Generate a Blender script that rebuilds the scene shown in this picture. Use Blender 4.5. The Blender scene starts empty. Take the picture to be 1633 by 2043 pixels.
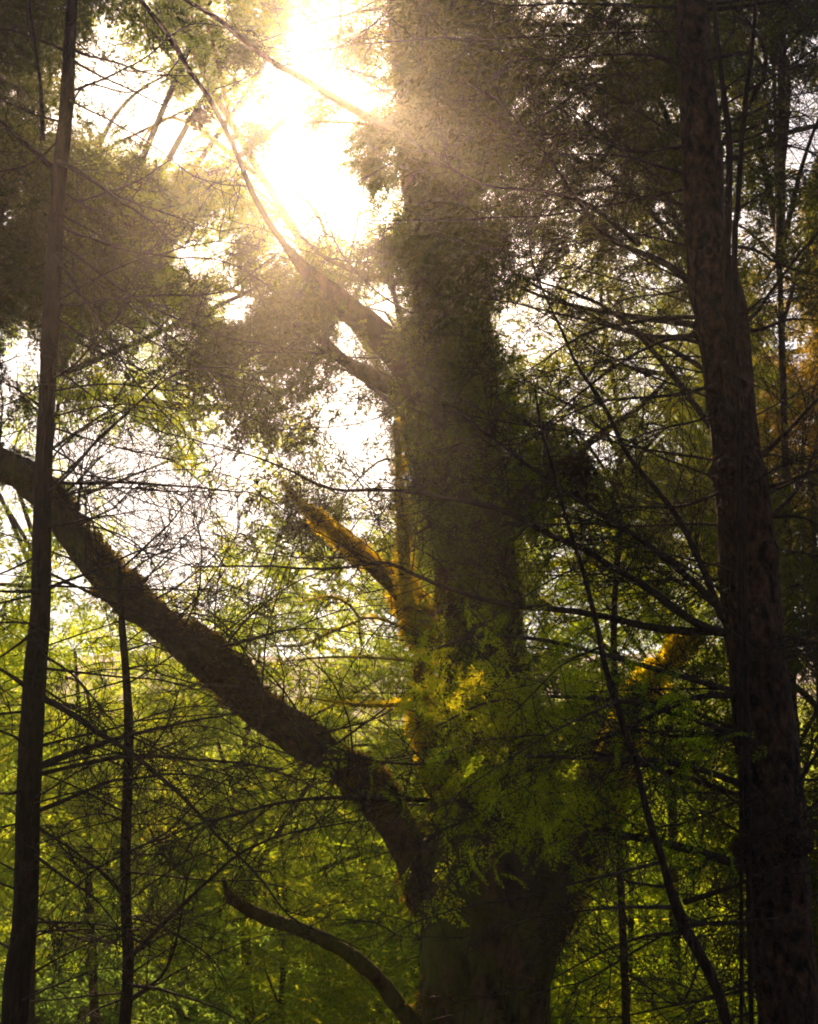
import bpy, math, random
import numpy as np
from mathutils import Vector, noise as mnoise

rng = np.random.default_rng(11)
random.seed(11)
scene = bpy.context.scene
COL = scene.collection

# ------------------------------------------------------------------ camera
W, H = 1633.0, 2043.0                 # size of the photograph
PITCH = math.radians(16)
LENS, SENSOR = 50.0, 36.0
F = LENS / SENSOR * H
CAM = np.array([0.0, 0.0, 1.6])
FWD = np.array([0, math.cos(PITCH), math.sin(PITCH)])
UP = np.array([0, -math.sin(PITCH), math.cos(PITCH)])
RIGHT = np.array([1.0, 0, 0])
cam_data = bpy.data.cameras.new("camera")
cam_data.sensor_fit = 'VERTICAL'
cam_data.sensor_height = SENSOR
cam_data.sensor_width = SENSOR * W / H
cam_data.lens = LENS
cam_data.clip_end = 500
cam_data.dof.use_dof = True
cam_data.dof.focus_distance = 7.0
cam_data.dof.aperture_fstop = 5.6
cam = bpy.data.objects.new("camera", cam_data)
cam.location = CAM
cam.rotation_euler = (math.pi / 2 + PITCH, 0, 0)
COL.objects.link(cam)
scene.camera = cam


def ray(px, py):
    return FWD + (px - W / 2) / F * RIGHT + (H / 2 - py) / F * UP


def at(px, py, Y):
    """the point of the upright plane y = Y that the photograph shows at px, py"""
    r = ray(px, py)
    return CAM + r * (Y / r[1])


def mpp(px, py, Y):
    """metres per photograph pixel at that point"""
    return Y / ray(px, py)[1] / F


# ------------------------------------------------------------------ sky, sun, exposure
SUN_PX = (600, 120)
sd = ray(*SUN_PX)
sd = sd / np.linalg.norm(sd)
SUN_EL = math.asin(sd[2])
SUN_AZ = math.atan2(sd[0], sd[1])
world = bpy.data.worlds.new("World")
scene.world = world
world.use_nodes = True
wn = world.node_tree
bg = wn.nodes["Background"]
sky = wn.nodes.new("ShaderNodeTexSky")
sky.sky_type = 'NISHITA'
sky.sun_disc = False
sky.sun_elevation = SUN_EL
sky.sun_rotation = SUN_AZ
sky.air_density = 1.0
sky.dust_density = 1.2
sky.ozone_density = 1.0
bg.inputs[1].default_value = 0.05
wn.links.new(sky.outputs[0], bg.inputs[0])

sun_data = bpy.data.lights.new("sun", 'SUN')
sun_data.energy = 5.0
sun_data.angle = math.radians(0.5)
sun_data.color = (1.0, 0.65, 0.38)
sun = bpy.data.objects.new("sun", sun_data)
sun.rotation_euler = Vector(sd).to_track_quat('Z', 'Y').to_euler()
sun.location = Vector(CAM + sd * 60)
COL.objects.link(sun)

scene.view_settings.view_transform = 'Standard'
scene.view_settings.look = 'None'
scene.view_settings.exposure = 1.4
scene.view_settings.gamma = 1.0
scene.view_settings.use_curve_mapping = False
cy = scene.cycles
cy.use_denoising = True
cy.max_bounces = 6
cy.diffuse_bounces = 3
cy.glossy_bounces = 1
cy.transmission_bounces = 4
cy.volume_bounces = 1
cy.transparent_max_bounces = 8
cy.sample_clamp_indirect = 4.0
cy.filter_width = 1.9


# ------------------------------------------------------------------ materials
def new_mat(name):
    m = bpy.data.materials.new(name)
    m.use_nodes = True
    nt = m.node_tree
    nt.nodes.clear()
    out = nt.nodes.new("ShaderNodeOutputMaterial")
    return m, nt, out


def ramp(nt, stops):
    r = nt.nodes.new("ShaderNodeValToRGB")
    el = r.color_ramp.elements
    while len(el) < len(stops):
        el.new(0.5)
    for e, (p, c) in zip(el, stops):
        e.position = p
        e.color = (*c, 1)
    return r


def leaf_mat(name, a, b, c, trans=0.6, tboost=2.2):
    """thin leaf: diffuse plus light let through, each leaf its own tint"""
    m, nt, out = new_mat(name)
    N, L = nt.nodes, nt.links
    geo = N.new("ShaderNodeNewGeometry")
    rp = ramp(nt, [(0.0, a), (0.55, b), (1.0, c)])
    tc = N.new("ShaderNodeTexCoord")
    no = N.new("ShaderNodeTexNoise")
    no.inputs["Scale"].default_value = 0.9
    L.new(tc.outputs["Object"], no.inputs["Vector"])
    mix = N.new("ShaderNodeMath")
    mix.operation = 'MULTIPLY_ADD'
    L.new(geo.outputs["Random Per Island"], mix.inputs[0])
    mix.inputs[1].default_value = 0.55
    sc = N.new("ShaderNodeMath")
    sc.operation = 'MULTIPLY_ADD'
    L.new(no.outputs["Fac"], sc.inputs[0])
    sc.inputs[1].default_value = 1.3
    sc.inputs[2].default_value = -0.42
    L.new(sc.outputs[0], mix.inputs[2])
    L.new(mix.outputs[0], rp.inputs[0])
    d = N.new("ShaderNodeBsdfDiffuse")
    t = N.new("ShaderNodeBsdfTranslucent")
    L.new(rp.outputs[0], d.inputs[0])
    mul = N.new("ShaderNodeVectorMath")
    mul.operation = 'MULTIPLY'
    L.new(rp.outputs[0], mul.inputs[0])
    mul.inputs[1].default_value = (tboost * 1.1, tboost * 1.1, tboost * 0.7)
    L.new(mul.outputs[0], t.inputs[0])
    ms = N.new("ShaderNodeMixShader")
    ms.inputs[0].default_value = trans
    L.new(d.outputs[0], ms.inputs[1])
    L.new(t.outputs[0], ms.inputs[2])
    L.new(ms.outputs[0], out.inputs[0])
    return m


def bark_mat(name, dark, light, moss=None, moss_at=0.62, scale=(14, 14, 3), bump=0.6):
    m, nt, out = new_mat(name)
    N, L = nt.nodes, nt.links
    tc = N.new("ShaderNodeTexCoord")
    mp = N.new("ShaderNodeMapping")
    mp.inputs["Scale"].default_value = scale
    L.new(tc.outputs["Object"], mp.inputs[0])
    no = N.new("ShaderNodeTexNoise")
    no.inputs["Scale"].default_value = 1.6
    no.inputs["Detail"].default_value = 7
    no.inputs["Roughness"].default_value = 0.65
    L.new(mp.outputs[0], no.inputs["Vector"])
    vo = N.new("ShaderNodeTexVoronoi")
    vo.feature = 'DISTANCE_TO_EDGE'
    vo.inputs["Scale"].default_value = 1.5
    L.new(mp.outputs[0], vo.inputs["Vector"])
    rp = ramp(nt, [(0.40, dark), (0.66, light)])
    L.new(no.outputs["Fac"], rp.inputs[0])
    col = rp.outputs[0]
    if moss:
        n2 = N.new("ShaderNodeTexNoise")
        n2.inputs["Scale"].default_value = 2.6
        n2.inputs["Detail"].default_value = 8
        n2.inputs["Roughness"].default_value = 0.7
        L.new(tc.outputs["Object"], n2.inputs["Vector"])
        r2 = ramp(nt, [(moss_at - 0.12, (0, 0, 0)), (moss_at + 0.06, (1, 1, 1))])
        L.new(n2.outputs["Fac"], r2.inputs[0])
        mx = N.new("ShaderNodeMix")
        mx.data_type = 'RGBA'
        L.new(r2.outputs[0], mx.inputs[0])
        L.new(col, mx.inputs[6])
        mx.inputs[7].default_value = (*moss, 1)
        col = mx.outputs[2]
    b = N.new("ShaderNodeBsdfPrincipled")
    b.inputs["Roughness"].default_value = 0.9
    b.inputs["Specular IOR Level"].default_value = 0.15
    L.new(col, b.inputs["Base Color"])
    add = N.new("ShaderNodeMath")
    add.operation = 'MULTIPLY_ADD'
    L.new(vo.outputs["Distance"], add.inputs[0])
    add.inputs[1].default_value = 1.2
    L.new(no.outputs["Fac"], add.inputs[2])
    bu = N.new("ShaderNodeBump")
    bu.inputs["Strength"].default_value = bump
    bu.inputs["Distance"].default_value = 0.03
    L.new(add.outputs[0], bu.inputs["Height"])
    L.new(bu.outputs[0], b.inputs["Normal"])
    L.new(b.outputs[0], out.inputs[0])
    return m


M = {
    'bark': bark_mat("conifer_bark", (0.003, 0.0015, 0.001), (0.095, 0.042, 0.022), scale=(18, 18, 10), bump=1.0),
    'slim': bark_mat("slim_bark", (0.008, 0.004, 0.003), (0.042, 0.020, 0.012), scale=(30, 30, 8)),
    'mossy': bark_mat("mossy_bark", (0.006, 0.003, 0.002), (0.150, 0.080, 0.040),
                      moss=(0.085, 0.080, 0.010), moss_at=0.55, scale=(8, 8, 3), bump=0.9),
    'gold': bark_mat("golden_bark", (0.10, 0.06, 0.012), (0.34, 0.22, 0.03),
                     moss=(0.36, 0.26, 0.02), moss_at=0.5, scale=(10, 10, 5)),
    'twig': bark_mat("dead_twig", (0.014, 0.009, 0.007), (0.065, 0.042, 0.030), scale=(30, 30, 30), bump=0.2),
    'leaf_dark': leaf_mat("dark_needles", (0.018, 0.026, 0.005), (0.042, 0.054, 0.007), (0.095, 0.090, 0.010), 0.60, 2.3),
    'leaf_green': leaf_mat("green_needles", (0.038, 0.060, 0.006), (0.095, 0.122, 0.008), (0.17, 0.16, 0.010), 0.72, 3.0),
    'leaf_lime': leaf_mat("lime_leaves", (0.050, 0.088, 0.005), (0.125, 0.172, 0.006), (0.25, 0.22, 0.008), 0.76, 3.2),
    'leaf_gold': leaf_mat("golden_leaves", (0.09, 0.075, 0.008), (0.16, 0.12, 0.010), (0.25, 0.15, 0.010), 0.6, 2.4),
    'leaf_cool': leaf_mat("cool_leaves", (0.05, 0.09, 0.022), (0.095, 0.15, 0.030), (0.16, 0.19, 0.03), 0.74, 3.0),
    'moss': leaf_mat("moss_tufts", (0.045, 0.036, 0.008), (0.090, 0.070, 0.011), (0.16, 0.10, 0.012), 0.5, 2.2),
    'moss_gold_lit': leaf_mat("golden_moss_lit", (0.24, 0.18, 0.006), (0.38, 0.31, 0.008), (0.42, 0.37, 0.010), 0.78, 2.2),  # yellow moss, its colour and translucency raised to stand in for direct sun
    'dead_leaf': leaf_mat("withered_leaf", (0.020, 0.012, 0.007), (0.040, 0.022, 0.010), (0.07, 0.035, 0.012), 0.3, 1.5),
}


def ground_mat():
    m, nt, out = new_mat("forest_floor")
    N, L = nt.nodes, nt.links
    tc = N.new("ShaderNodeTexCoord")
    no = N.new("ShaderNodeTexNoise")
    no.inputs["Scale"].default_value = 3
    no.inputs["Detail"].default_value = 9
    L.new(tc.outputs["Object"], no.inputs["Vector"])
    rp = ramp(nt, [(0.35, (0.03, 0.02, 0.012)), (0.55, (0.07, 0.05, 0.025)), (0.7, (0.05, 0.065, 0.015))])
    L.new(no.outputs["Fac"], rp.inputs[0])
    b = N.new("ShaderNodeBsdfPrincipled")
    b.inputs["Roughness"].default_value = 0.95
    L.new(rp.outputs[0], b.inputs["Base Color"])
    bu = N.new("ShaderNodeBump")
    bu.inputs["Strength"].default_value = 0.7
    L.new(no.outputs["Fac"], bu.inputs["Height"])
    L.new(bu.outputs[0], b.inputs["Normal"])
    L.new(b.outputs[0], out.inputs[0])
    return m


M['ground'] = ground_mat()


# ------------------------------------------------------------------ mesh helpers (quads only, numpy)
class Q:
    def __init__(s):
        s.v, s.f, s.n = [], [], 0

    def add(s, v, f):
        v = np.asarray(v, dtype=np.float32).reshape(-1, 3)
        s.v.append(v)
        s.f.append(np.asarray(f, dtype=np.int32).reshape(-1, 4) + s.n)
        s.n += len(v)

    def build(s, name, mat, parent=None, smooth=False):
        v = np.concatenate(s.v)
        f = np.concatenate(s.f)
        me = bpy.data.meshes.new(name)
        me.vertices.add(len(v))
        me.loops.add(f.size)
        me.polygons.add(len(f))
        me.vertices.foreach_set("co", v.ravel())
        me.loops.foreach_set("vertex_index", f.ravel())
        me.polygons.foreach_set("loop_start", np.arange(0, f.size, 4, dtype=np.int32))
        me.polygons.foreach_set("loop_total", np.full(len(f), 4, dtype=np.int32))
        if smooth:
            me.polygons.foreach_set("use_smooth", np.ones(len(f), dtype=bool))
        me.update(calc_edges=True)
        me.validate()
        me.materials.append(mat)
        o = bpy.data.objects.new(name, me)
        COL.objects.link(o)
        if parent is not None:
            o.parent = parent
            o.matrix_parent_inverse = parent.matrix_basis.inverted()
        return o


def thing(name, label, cat, loc, group=None):
    o = bpy.data.objects.new(name, None)
    o.empty_display_size = 0.2
    o.location = loc
    COL.objects.link(o)
    o['label'] = label
    o['category'] = cat
    if group:
        o['group'] = group
    return o


def smooth_path(pts, rad, step):
    """Catmull-Rom through the points, resampled about every step metres"""
    pts = np.asarray(pts, float)
    rad = np.asarray(rad, float)
    P = np.vstack([2 * pts[0] - pts[1], pts, 2 * pts[-1] - pts[-2]])
    R = np.concatenate([[rad[0]], rad, [rad[-1]]])
    op, orr = [], []
    for i in range(1, len(P) - 2):
        n = max(1, int(np.linalg.norm(P[i + 1] - P[i]) / step))
        for k in range(n):
            t = k / n
            a, b, c, d = P[i - 1], P[i], P[i + 1], P[i + 2]
            op.append(0.5 * ((2 * b) + (-a + c) * t + (2 * a - 5 * b + 4 * c - d) * t * t + (-a + 3 * b - 3 * c + d) * t ** 3))
            orr.append(R[i] * (1 - t) + R[i + 1] * t)
    op.append(P[-2])
    orr.append(R[-2])
    return np.array(op), np.array(orr)


def tube(q, pts, rad, n=8, rough=0.0, freq=4.0, ridge=0.0):
    """a tapered tube round the path; rough = bark lumps relative to the radius"""
    pts = np.asarray(pts, float)
    m = len(pts)
    tan = np.gradient(pts, axis=0)
    tan /= np.linalg.norm(tan, axis=1)[:, None] + 1e-9
    ref = np.array([0.0, 1.0, 0.0]) if abs(tan[0][1]) < 0.8 else np.array([1.0, 0, 0])
    u = np.cross(ref, tan)
    u /= np.linalg.norm(u, axis=1)[:, None] + 1e-9
    w = np.cross(tan, u)
    ang = np.arange(n) * 2 * math.pi / n
    dirs = u[:, None, :] * np.cos(ang)[None, :, None] + w[:, None, :] * np.sin(ang)[None, :, None]
    r = np.repeat(np.asarray(rad, float)[:, None], n, 1)
    if rough > 0:
        for i in range(m):
            for j in range(n):
                p = pts[i] + dirs[i, j] * rad[i]
                v = Vector((p[0] * freq, p[1] * freq, p[2] * freq * 0.45))
                r[i, j] *= 1 + rough * (mnoise.noise(v) + 0.5 * mnoise.noise(v * 2.7) + 0.3 * mnoise.noise(v * 6.1))
                if ridge:
                    w_ = Vector((p[0] * 15, p[1] * 15, p[2] * 3.2))
                    r[i, j] -= ridge * (1 - abs(mnoise.noise(w_)) * 3.2) * (.6 + .8 * mnoise.noise(w_ * 2.3))
    V = pts[:, None, :] + dirs * r[:, :, None]
    i = np.arange(m - 1)[:, None]
    j = np.arange(n)[None, :]
    j2 = (j + 1) % n
    f = np.stack([i * n + j, i * n + j2, (i + 1) * n + j2, (i + 1) * n + j], -1)
    q.add(V, f)
    k = n // 2
    # close both ends with a small fan of quads
    for e, base in ((0, 0), (m - 1, (m - 1) * n)):
        if n >= 4:
            ring = [base + t for t in range(n)]
            for t in range(0, n - 2, 2):
                a = [ring[0], ring[t + 1], ring[t + 2], ring[(t + 3) % n]]
                if len(set(a)) == 4:
                    q.f.append(np.array([a], dtype=np.int32) + (q.n - m * n))


def batch_tubes(q, P, R):
    """many thin three-sided twigs at once: P (T,k,3), R (T,k)"""
    T, k, _ = P.shape
    d = P[:, -1] - P[:, 0]
    d /= np.linalg.norm(d, axis=1)[:, None] + 1e-9
    ref = np.tile(np.array([0.3, 0.8, 0.52]), (T, 1))
    u = np.cross(d, ref)
    u /= np.linalg.norm(u, axis=1)[:, None] + 1e-9
    w = np.cross(d, u)
    ang = np.array([0, 2.0944, 4.18879])
    dirs = u[:, None, :] * np.cos(ang)[None, :, None] + w[:, None, :] * np.sin(ang)[None, :, None]
    V = P[:, :, None, :] + dirs[:, None, :, :] * R[:, :, None, None]
    t = (np.arange(T) * k * 3)[:, None, None]
    i = np.arange(k - 1)[None, :, None]
    j = np.arange(3)[None, None, :]
    j2 = (j + 1) % 3
    f = np.stack(np.broadcast_arrays(t + i * 3 + j, t + i * 3 + j2, t + (i + 1) * 3 + j2, t + (i + 1) * 3 + j), -1)
    q.add(V, f)


def unit(a):
    return a / (np.linalg.norm(a, axis=-1, keepdims=True) + 1e-9)


def twigs(q, pts, rad, per_m=16, lmax=0.5, r0=0.0022, sub=4, start=0.08, droop=0.0):
    """fine bare side twigs along a branch, and finer twigs on those"""
    pts = np.asarray(pts)
    seg = np.linalg.norm(np.diff(pts, axis=0), axis=1)
    cum = np.concatenate([[0], np.cumsum(seg)])
    T = max(3, int(cum[-1] * per_m))
    tt = start + (1 - start) * rng.random(T)
    s = tt * cum[-1]
    idx = np.clip(np.searchsorted(cum, s) - 1, 0, len(seg) - 1)
    fr = (s - cum[idx]) / (seg[idx] + 1e-9)
    base = pts[idx] * (1 - fr)[:, None] + pts[idx + 1] * fr[:, None]
    tan = unit(pts[idx + 1] - pts[idx])
    L = lmax * (1.05 - 0.7 * tt) * (0.35 + 0.75 * rng.random(T))
    for level in range(2):
        side = rng.normal(size=(len(base), 3))
        side[:, 1] *= 0.75
        side -= (side * tan).sum(1)[:, None] * tan
        side = unit(side)
        a = np.radians(rng.uniform(35, 75, len(base)))
        d0 = unit(tan * np.cos(a)[:, None] + side * np.sin(a)[:, None])
        bend = rng.normal(size=d0.shape) * 0.22 + tan * 0.15
        bend[:, 2] -= droop
        k = 6 if level == 0 else 4
        t = np.linspace(0, 1, k)
        P = base[:, None, :] + (d0[:, None, :] * t[None, :, None] + bend[:, None, :] * (t ** 2)[None, :, None]) * L[:, None, None]
        P[:, 1:] += rng.normal(size=P[:, 1:].shape) * 0.012 * L[:, None, None]
        R = (r0 * (0.7 + 0.6 * rng.random(len(base))) * (1 if level == 0 else 0.65))[:, None] * (1 - 0.6 * t)[None, :]
        batch_tubes(q, P, R)
        if level == 0 and sub:
            rep = np.repeat(np.arange(len(base)), sub)
            u = 0.2 + 0.75 * rng.random(len(rep))
            fi = u * (k - 1)
            i0 = np.clip(fi.astype(int), 0, k - 2)
            ff = (fi - i0)[:, None]
            b2 = P[rep, i0] * (1 - ff) + P[rep, i0 + 1] * ff
            tan = unit(P[rep, i0 + 1] - P[rep, i0])
            L = L[rep] * (0.22 + 0.35 * rng.random(len(rep))) * (1.1 - 0.5 * u)
            base = b2
        else:
            break


# ------------------------------------------------------------------ foliage sprays
def spray_template(n_side=7, n_leaf=4, lw=0.30, droop=0.25, seed=0, lsize=0.15):
    """a feathery flat spray along +x, one unit long: diamond leaflets on alternate side shoots"""
    r = np.random.default_rng(seed)
    leaves = []
    for k in range(n_side):
        x = 0.06 + 0.90 * k / n_side
        for sgn in (-1, 1):
            x1 = x + r.uniform(-.04, .04)
            Ls = (0.42 * (1 - x) + 0.10) * r.uniform(.7, 1.15)
            a = math.radians(r.uniform(42, 66)) * sgn
            for j in range(n_leaf):
                s = Ls * (j + 0.4) / n_leaf
                b = np.array([x1 + math.cos(a) * s, math.sin(a) * s, -droop * (x1 ** 2) - 0.22 * s + r.normal() * .02])
                aa = a + r.normal() * .5
                d = np.array([math.cos(aa), math.sin(aa), r.normal() * .35 - .2])
                d /= np.linalg.norm(d)
                l = lsize * r.uniform(.7, 1.3)
                nrm = unit(np.array([r.normal() * .5, r.normal() * .5, 1.0]))
                w = np.cross(nrm, d)
                w = w / np.linalg.norm(w) * l * lw * r.uniform(.8, 1.3)
                leaves.append([b, b + d * l * .45 + w, b + d * l, b + d * l * .45 - w])
    return np.array(leaves, dtype=np.float32)        # (K,4,3)


SPRAYS = [spray_template(n_side=8, n_leaf=5, lsize=0.15, lw=0.17, droop=0.4, seed=s) for s in range(6)]
NEEDLES = [spray_template(n_side=15, n_leaf=9, lsize=0.055, lw=0.17, droop=0.6, seed=80 + s) for s in range(5)]
SPRAYS_FINE = [spray_template(n_side=11, n_leaf=6, lsize=0.085, lw=0.24, droop=0.5, seed=20 + s) for s in range(4)]
MOSS = [spray_template(n_side=5, n_leaf=4, lsize=0.17, lw=0.30, droop=0.2, seed=60 + s) for s in range(4)]
TUFTS = [spray_template(n_side=3, n_leaf=3, lsize=0.45, lw=0.22, droop=0.1, seed=40 + s) for s in range(4)]


def frames(d, roll):
    """rotation matrices taking +x to d, +z upward-ish, then rolled about d"""
    x = unit(d)
    up = np.tile(np.array([0.0, 0, 1.0]), (len(d), 1))
    bad = np.abs(x[:, 2]) > .95
    up[bad] = [0, 1, 0]
    y = unit(np.cross(up, x))
    z = np.cross(x, y)
    c, s = np.cos(roll)[:, None], np.sin(roll)[:, None]
    y2, z2 = y * c + z * s, -y * s + z * c
    return np.stack([x, y2, z2], -1)                 # columns


def place_sprays(q, pos, d, size, roll, temps):
    n = len(pos)
    if n == 0:
        return
    Rm = frames(d, roll)
    pick = rng.integers(0, len(temps), n)
    for k, T in enumerate(temps):
        s = np.where(pick == k)[0]
        if len(s) == 0:
            continue
        K = len(T)
        loc = T.reshape(-1, 3)
        v = np.einsum('nij,kj->nki', Rm[s], loc) * size[s][:, None, None] + pos[s][:, None, :]
        f = np.arange(len(s) * K * 4).reshape(-1, 4)
        q.add(v, f)


# how open the canopy is, cell by cell (0 closed .. 9 open sky), read off the photograph
OPEN = """
1152347840332112
3484699500221136
2687499700222135
1101369700322244
1233654300444254
0222321500344341
3443223200165323
6643434200342210
8976855500134211
5898874400121112
4499642100110111
4447533100011010
2444222100000001
0331111000000003
0110000000000003
0000000000001211
0000000000113101
0111000000013411
0121110000011111
0001010000011211
"""
OPEN = np.array([[int(c) for c in row] for row in OPEN.split()], float)
HOLES = [  # clear gaps in the leaves: centre, radii, tilt in degrees
    (250, 185, 150, 55, 38), (330, 270, 60, 28, 30), (640, 210, 105, 165, -8), (560, 300, 110, 60, 40), (690, 380, 60, 40, 20),
    (600, 435, 46, 30, 30), (412, 495, 36, 32, 0), (476, 592, 36, 24, 0), (770, 580, 36, 40, 0), (240, 90, 80, 22, 50),
    (205, 900, 85, 55, 10), (310, 1045, 75, 42, 40), (450, 890, 45, 25, 0), (360, 975, 20, 40, 0), (40, 700, 40, 40, 0),
    (30, 1000, 40, 60, 0), (140, 1130, 25, 25, 0), (1065, 640, 70, 36, 20), (1200, 885, 34, 22, 0), (1610, 250, 40, 70, 0)]


def openness(u, v):
    gx = np.clip(u / W * 16 - .5, 0, 14.999)
    gy = np.clip(v / H * 20 - .5, 0, 18.999)
    x0, y0 = gx.astype(int), gy.astype(int)
    fx, fy = gx - x0, gy - y0
    o = (OPEN[y0, x0] * (1 - fx) * (1 - fy) + OPEN[y0, x0 + 1] * fx * (1 - fy)
         + OPEN[y0 + 1, x0] * (1 - fx) * fy + OPEN[y0 + 1, x0 + 1] * fx * fy)
    hole = np.zeros_like(u)
    for cx, cy_, a, b, deg in HOLES:
        t = math.radians(deg)
        X = (u - cx) * math.cos(t) + (v - cy_) * math.sin(t)
        Y = -(u - cx) * math.sin(t) + (v - cy_) * math.cos(t)
        hole = np.maximum(hole, np.clip(1.6 - ((X / (a + 16)) ** 2 + (Y / (b + 16)) ** 2), 0, 1))
    return o, hole


def depth_of_leaf(u, v):
    """optical depth of leaves wanted there"""
    o, hole = openness(u, v)
    t = np.clip((o / 9) ** 1.25, 0.012, 0.97)
    tau = -np.log(t)
    tau = tau * (1 + .3 * np.clip((620 - u) / 120, 0, 1) * np.clip((v - 760) / 60, 0, 1))
    low = np.clip((v - 930) / 250, 0, 1)              # the low leaves stand in thin layers, one behind another
    tau = tau * (1 - low) + np.minimum(tau * .34, 1.05) * low
    tau = tau * (1 + .15 * np.clip((u - 930) / 120, 0, 1) * np.clip((620 - v) / 200, 0, 1))
    tau = tau * (1 + .12 * np.clip((500 - u) / 150, 0, 1) * np.clip((720 - v) / 150, 0, 1))
    return tau * (1 - 0.94 * hole)


def project(p):
    r = p - CAM
    d = r @ FWD
    return W / 2 + (r @ RIGHT) / d * F, H / 2 - (r @ UP) / d * F


# ------------------------------------------------------------------ ground
def ground_z(x, y):
    return 0.25 * math.sin(x * .31 + 1) * math.cos(y * .23) - 0.25 + max(0, y - 19) * 0.24


def make_ground():
    q = Q()
    n = 90
    xs = np.linspace(-70, 70, n)
    ys = np.linspace(-45, 110, n)
    v = [(x, y, ground_z(x, y)) for y in ys for x in xs]
    f = [(j * n + i, j * n + i + 1, (j + 1) * n + i + 1, (j + 1) * n + i) for j in range(n - 1) for i in range(n - 1)]
    q.add(v, f)
    o = q.build("ground", M['ground'], smooth=True)
    o['kind'] = 'structure'


make_ground()


# ------------------------------------------------------------------ trees traced from the photograph
def px_path(trace, Y0, Y1=None, hw=True):
    """(px, py, half width px) list to points and radii; Y runs from Y0 to Y1 along the path"""
    n = len(trace)
    Y1 = Y0 if Y1 is None else Y1
    pts, rad = [], []
    for i, t in enumerate(trace):
        Y = Y0 + (Y1 - Y0) * i / (n - 1)
        pts.append(at(t[0], t[1], Y))
        rad.append((t[2] if len(t) > 2 else 1.0) * mpp(t[0], t[1], Y))
    return np.array(pts), np.array(rad)


def to_ground(pts, rad, flare=1.5):
    """continue a stem from its lowest traced point down into the ground"""
    p0 = pts[0]
    gz = ground_z(p0[0], p0[1])
    dirn = pts[0] - pts[1]
    dirn = dirn / abs(dirn[2])
    k = p0[2] - gz
    mid = p0 + dirn * k * .55
    end = p0 + dirn * k * 1.0
    end[2] = gz - .25
    return np.vstack([end, mid, pts]), np.concatenate([[rad[0] * flare], [rad[0] * 1.1], rad])


def branch(parent, trace, Y0, Y1, r_base, r_tip=0.8, mat='twig', tw=dict(), name='branch', rough=.12, n=6):
    """a bare branch: trace in pixels from its root outwards, half widths in pixels, with its own twigs"""
    m = len(trace)
    tr = [(x, y, r_base + (r_tip - r_base) * (i / (m - 1)) ** .8) for i, (x, y) in enumerate(trace)]
    pts, rad = px_path(tr, Y0, Y1)
    # a little wander in depth so that the branch is not flat
    w = rng.normal(size=2) * .06
    t = np.linspace(0, 1, m)
    pts[:, 1] += (w[0] * np.sin(t * math.pi) + w[1] * np.sin(t * 2 * math.pi))
    p, r = smooth_path(pts, rad, .05)
    j = np.array([[mnoise.noise(Vector(c * 3.0)), mnoise.noise(Vector(c * 3.0 + 9)), mnoise.noise(Vector(c * 3.0 - 7))] for c in p])
    p = p + j * .03 * np.linspace(0, 1, len(p))[:, None]
    p = p + np.cumsum(rng.normal(size=p.shape), axis=0) * .0022 * np.linspace(.1, 1, len(p))[:, None]
    q = Q()
    tube(q, p, r, n, rough, 18)
    kw = dict(per_m=18, lmax=.5, r0=.0026, sub=4)
    kw.update(tw)
    kw['per_m'] *= 1.25
    kw['sub'] += 1
    twigs(q, p, r, **kw)
    return q.build(name, M[mat], parent)


def stem(q, pts, rad, n=14, rough=.10, freq=5, step=.06, ridge=0.0):
    p, r = smooth_path(pts, rad, step)
    tube(q, p, r, n, rough, freq, ridge)
    return p, r


def moss_on(q, pts, rad, per_m, size, up_bias=.3, temps=TUFTS, hang=0.0, patchy=-.12, by_radius=0):
    """small tufts standing out all round a limb"""
    pts = np.asarray(pts)
    seg = np.linalg.norm(np.diff(pts, axis=0), axis=1)
    cum = np.concatenate([[0], np.cumsum(seg)])
    n = int(cum[-1] * per_m)
    s = rng.random(n) * cum[-1]
    i = np.clip(np.searchsorted(cum, s) - 1, 0, len(seg) - 1)
    f = ((s - cum[i]) / (seg[i] + 1e-9))[:, None]
    c = pts[i] * (1 - f) + pts[i + 1] * f
    r = np.asarray(rad)[i]
    tan = unit(pts[i + 1] - pts[i])
    d = rng.normal(size=(n, 3))
    d[:, 2] += up_bias
    d -= (d * tan).sum(1)[:, None] * tan
    d = unit(d)
    pos = c + d * r[:, None] * .95
    dd = d + rng.normal(size=d.shape) * .5
    dd[:, 2] -= hang
    pn = np.array([mnoise.noise(Vector(c * 3.1)) + .6 * mnoise.noise(Vector(c * 8.3)) for c in pos])
    keep = pn + .35 * d[:, 2] > patchy
    pos, dd, n = pos[keep], dd[keep], int(keep.sum())
    sz = size * rng.uniform(.5, 1.3, n) * (.7 + .8 * np.clip(pn[keep] - patchy, 0, 1))
    if by_radius:
        sz = sz * np.clip(r[keep] / by_radius, .25, 1)
    place_sprays(q, pos, dd, sz, rng.uniform(0, 6.28, n), temps)


# ---- the big right-hand conifer with dead branches
YR = 6.0
tr = [(1578, 2043, 62), (1560, 1850, 60), (1546, 1650, 63), (1530, 1500, 64), (1519, 1400, 60), (1508, 1290, 59), (1501, 1200, 59),
      (1494, 1110, 59), (1486, 1040, 53), (1478, 950, 53), (1470, 905, 46), (1459, 800, 47), (1449, 700, 49), (1437, 610, 52), (1424, 560, 50),
      (1410, 490, 41), (1404, 377, 40), (1398, 250, 38), (1388, 130, 36), (1378, 0, 34)]
pts, rad = px_path(tr, YR)
pts, rad = to_ground(pts, rad, 1.35)
topdir = pts[-1] - pts[-2]
topdir /= np.linalg.norm(topdir)
pts = np.vstack([pts, pts[-1] + topdir * 3, pts[-1] + topdir * 9])
rad = np.concatenate([rad, [.055, .01]])
big = thing("conifer_tree", "dark straight conifer trunk on the right with many bare dead branches reaching left", "tree", pts[0])
q = Q()
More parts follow.
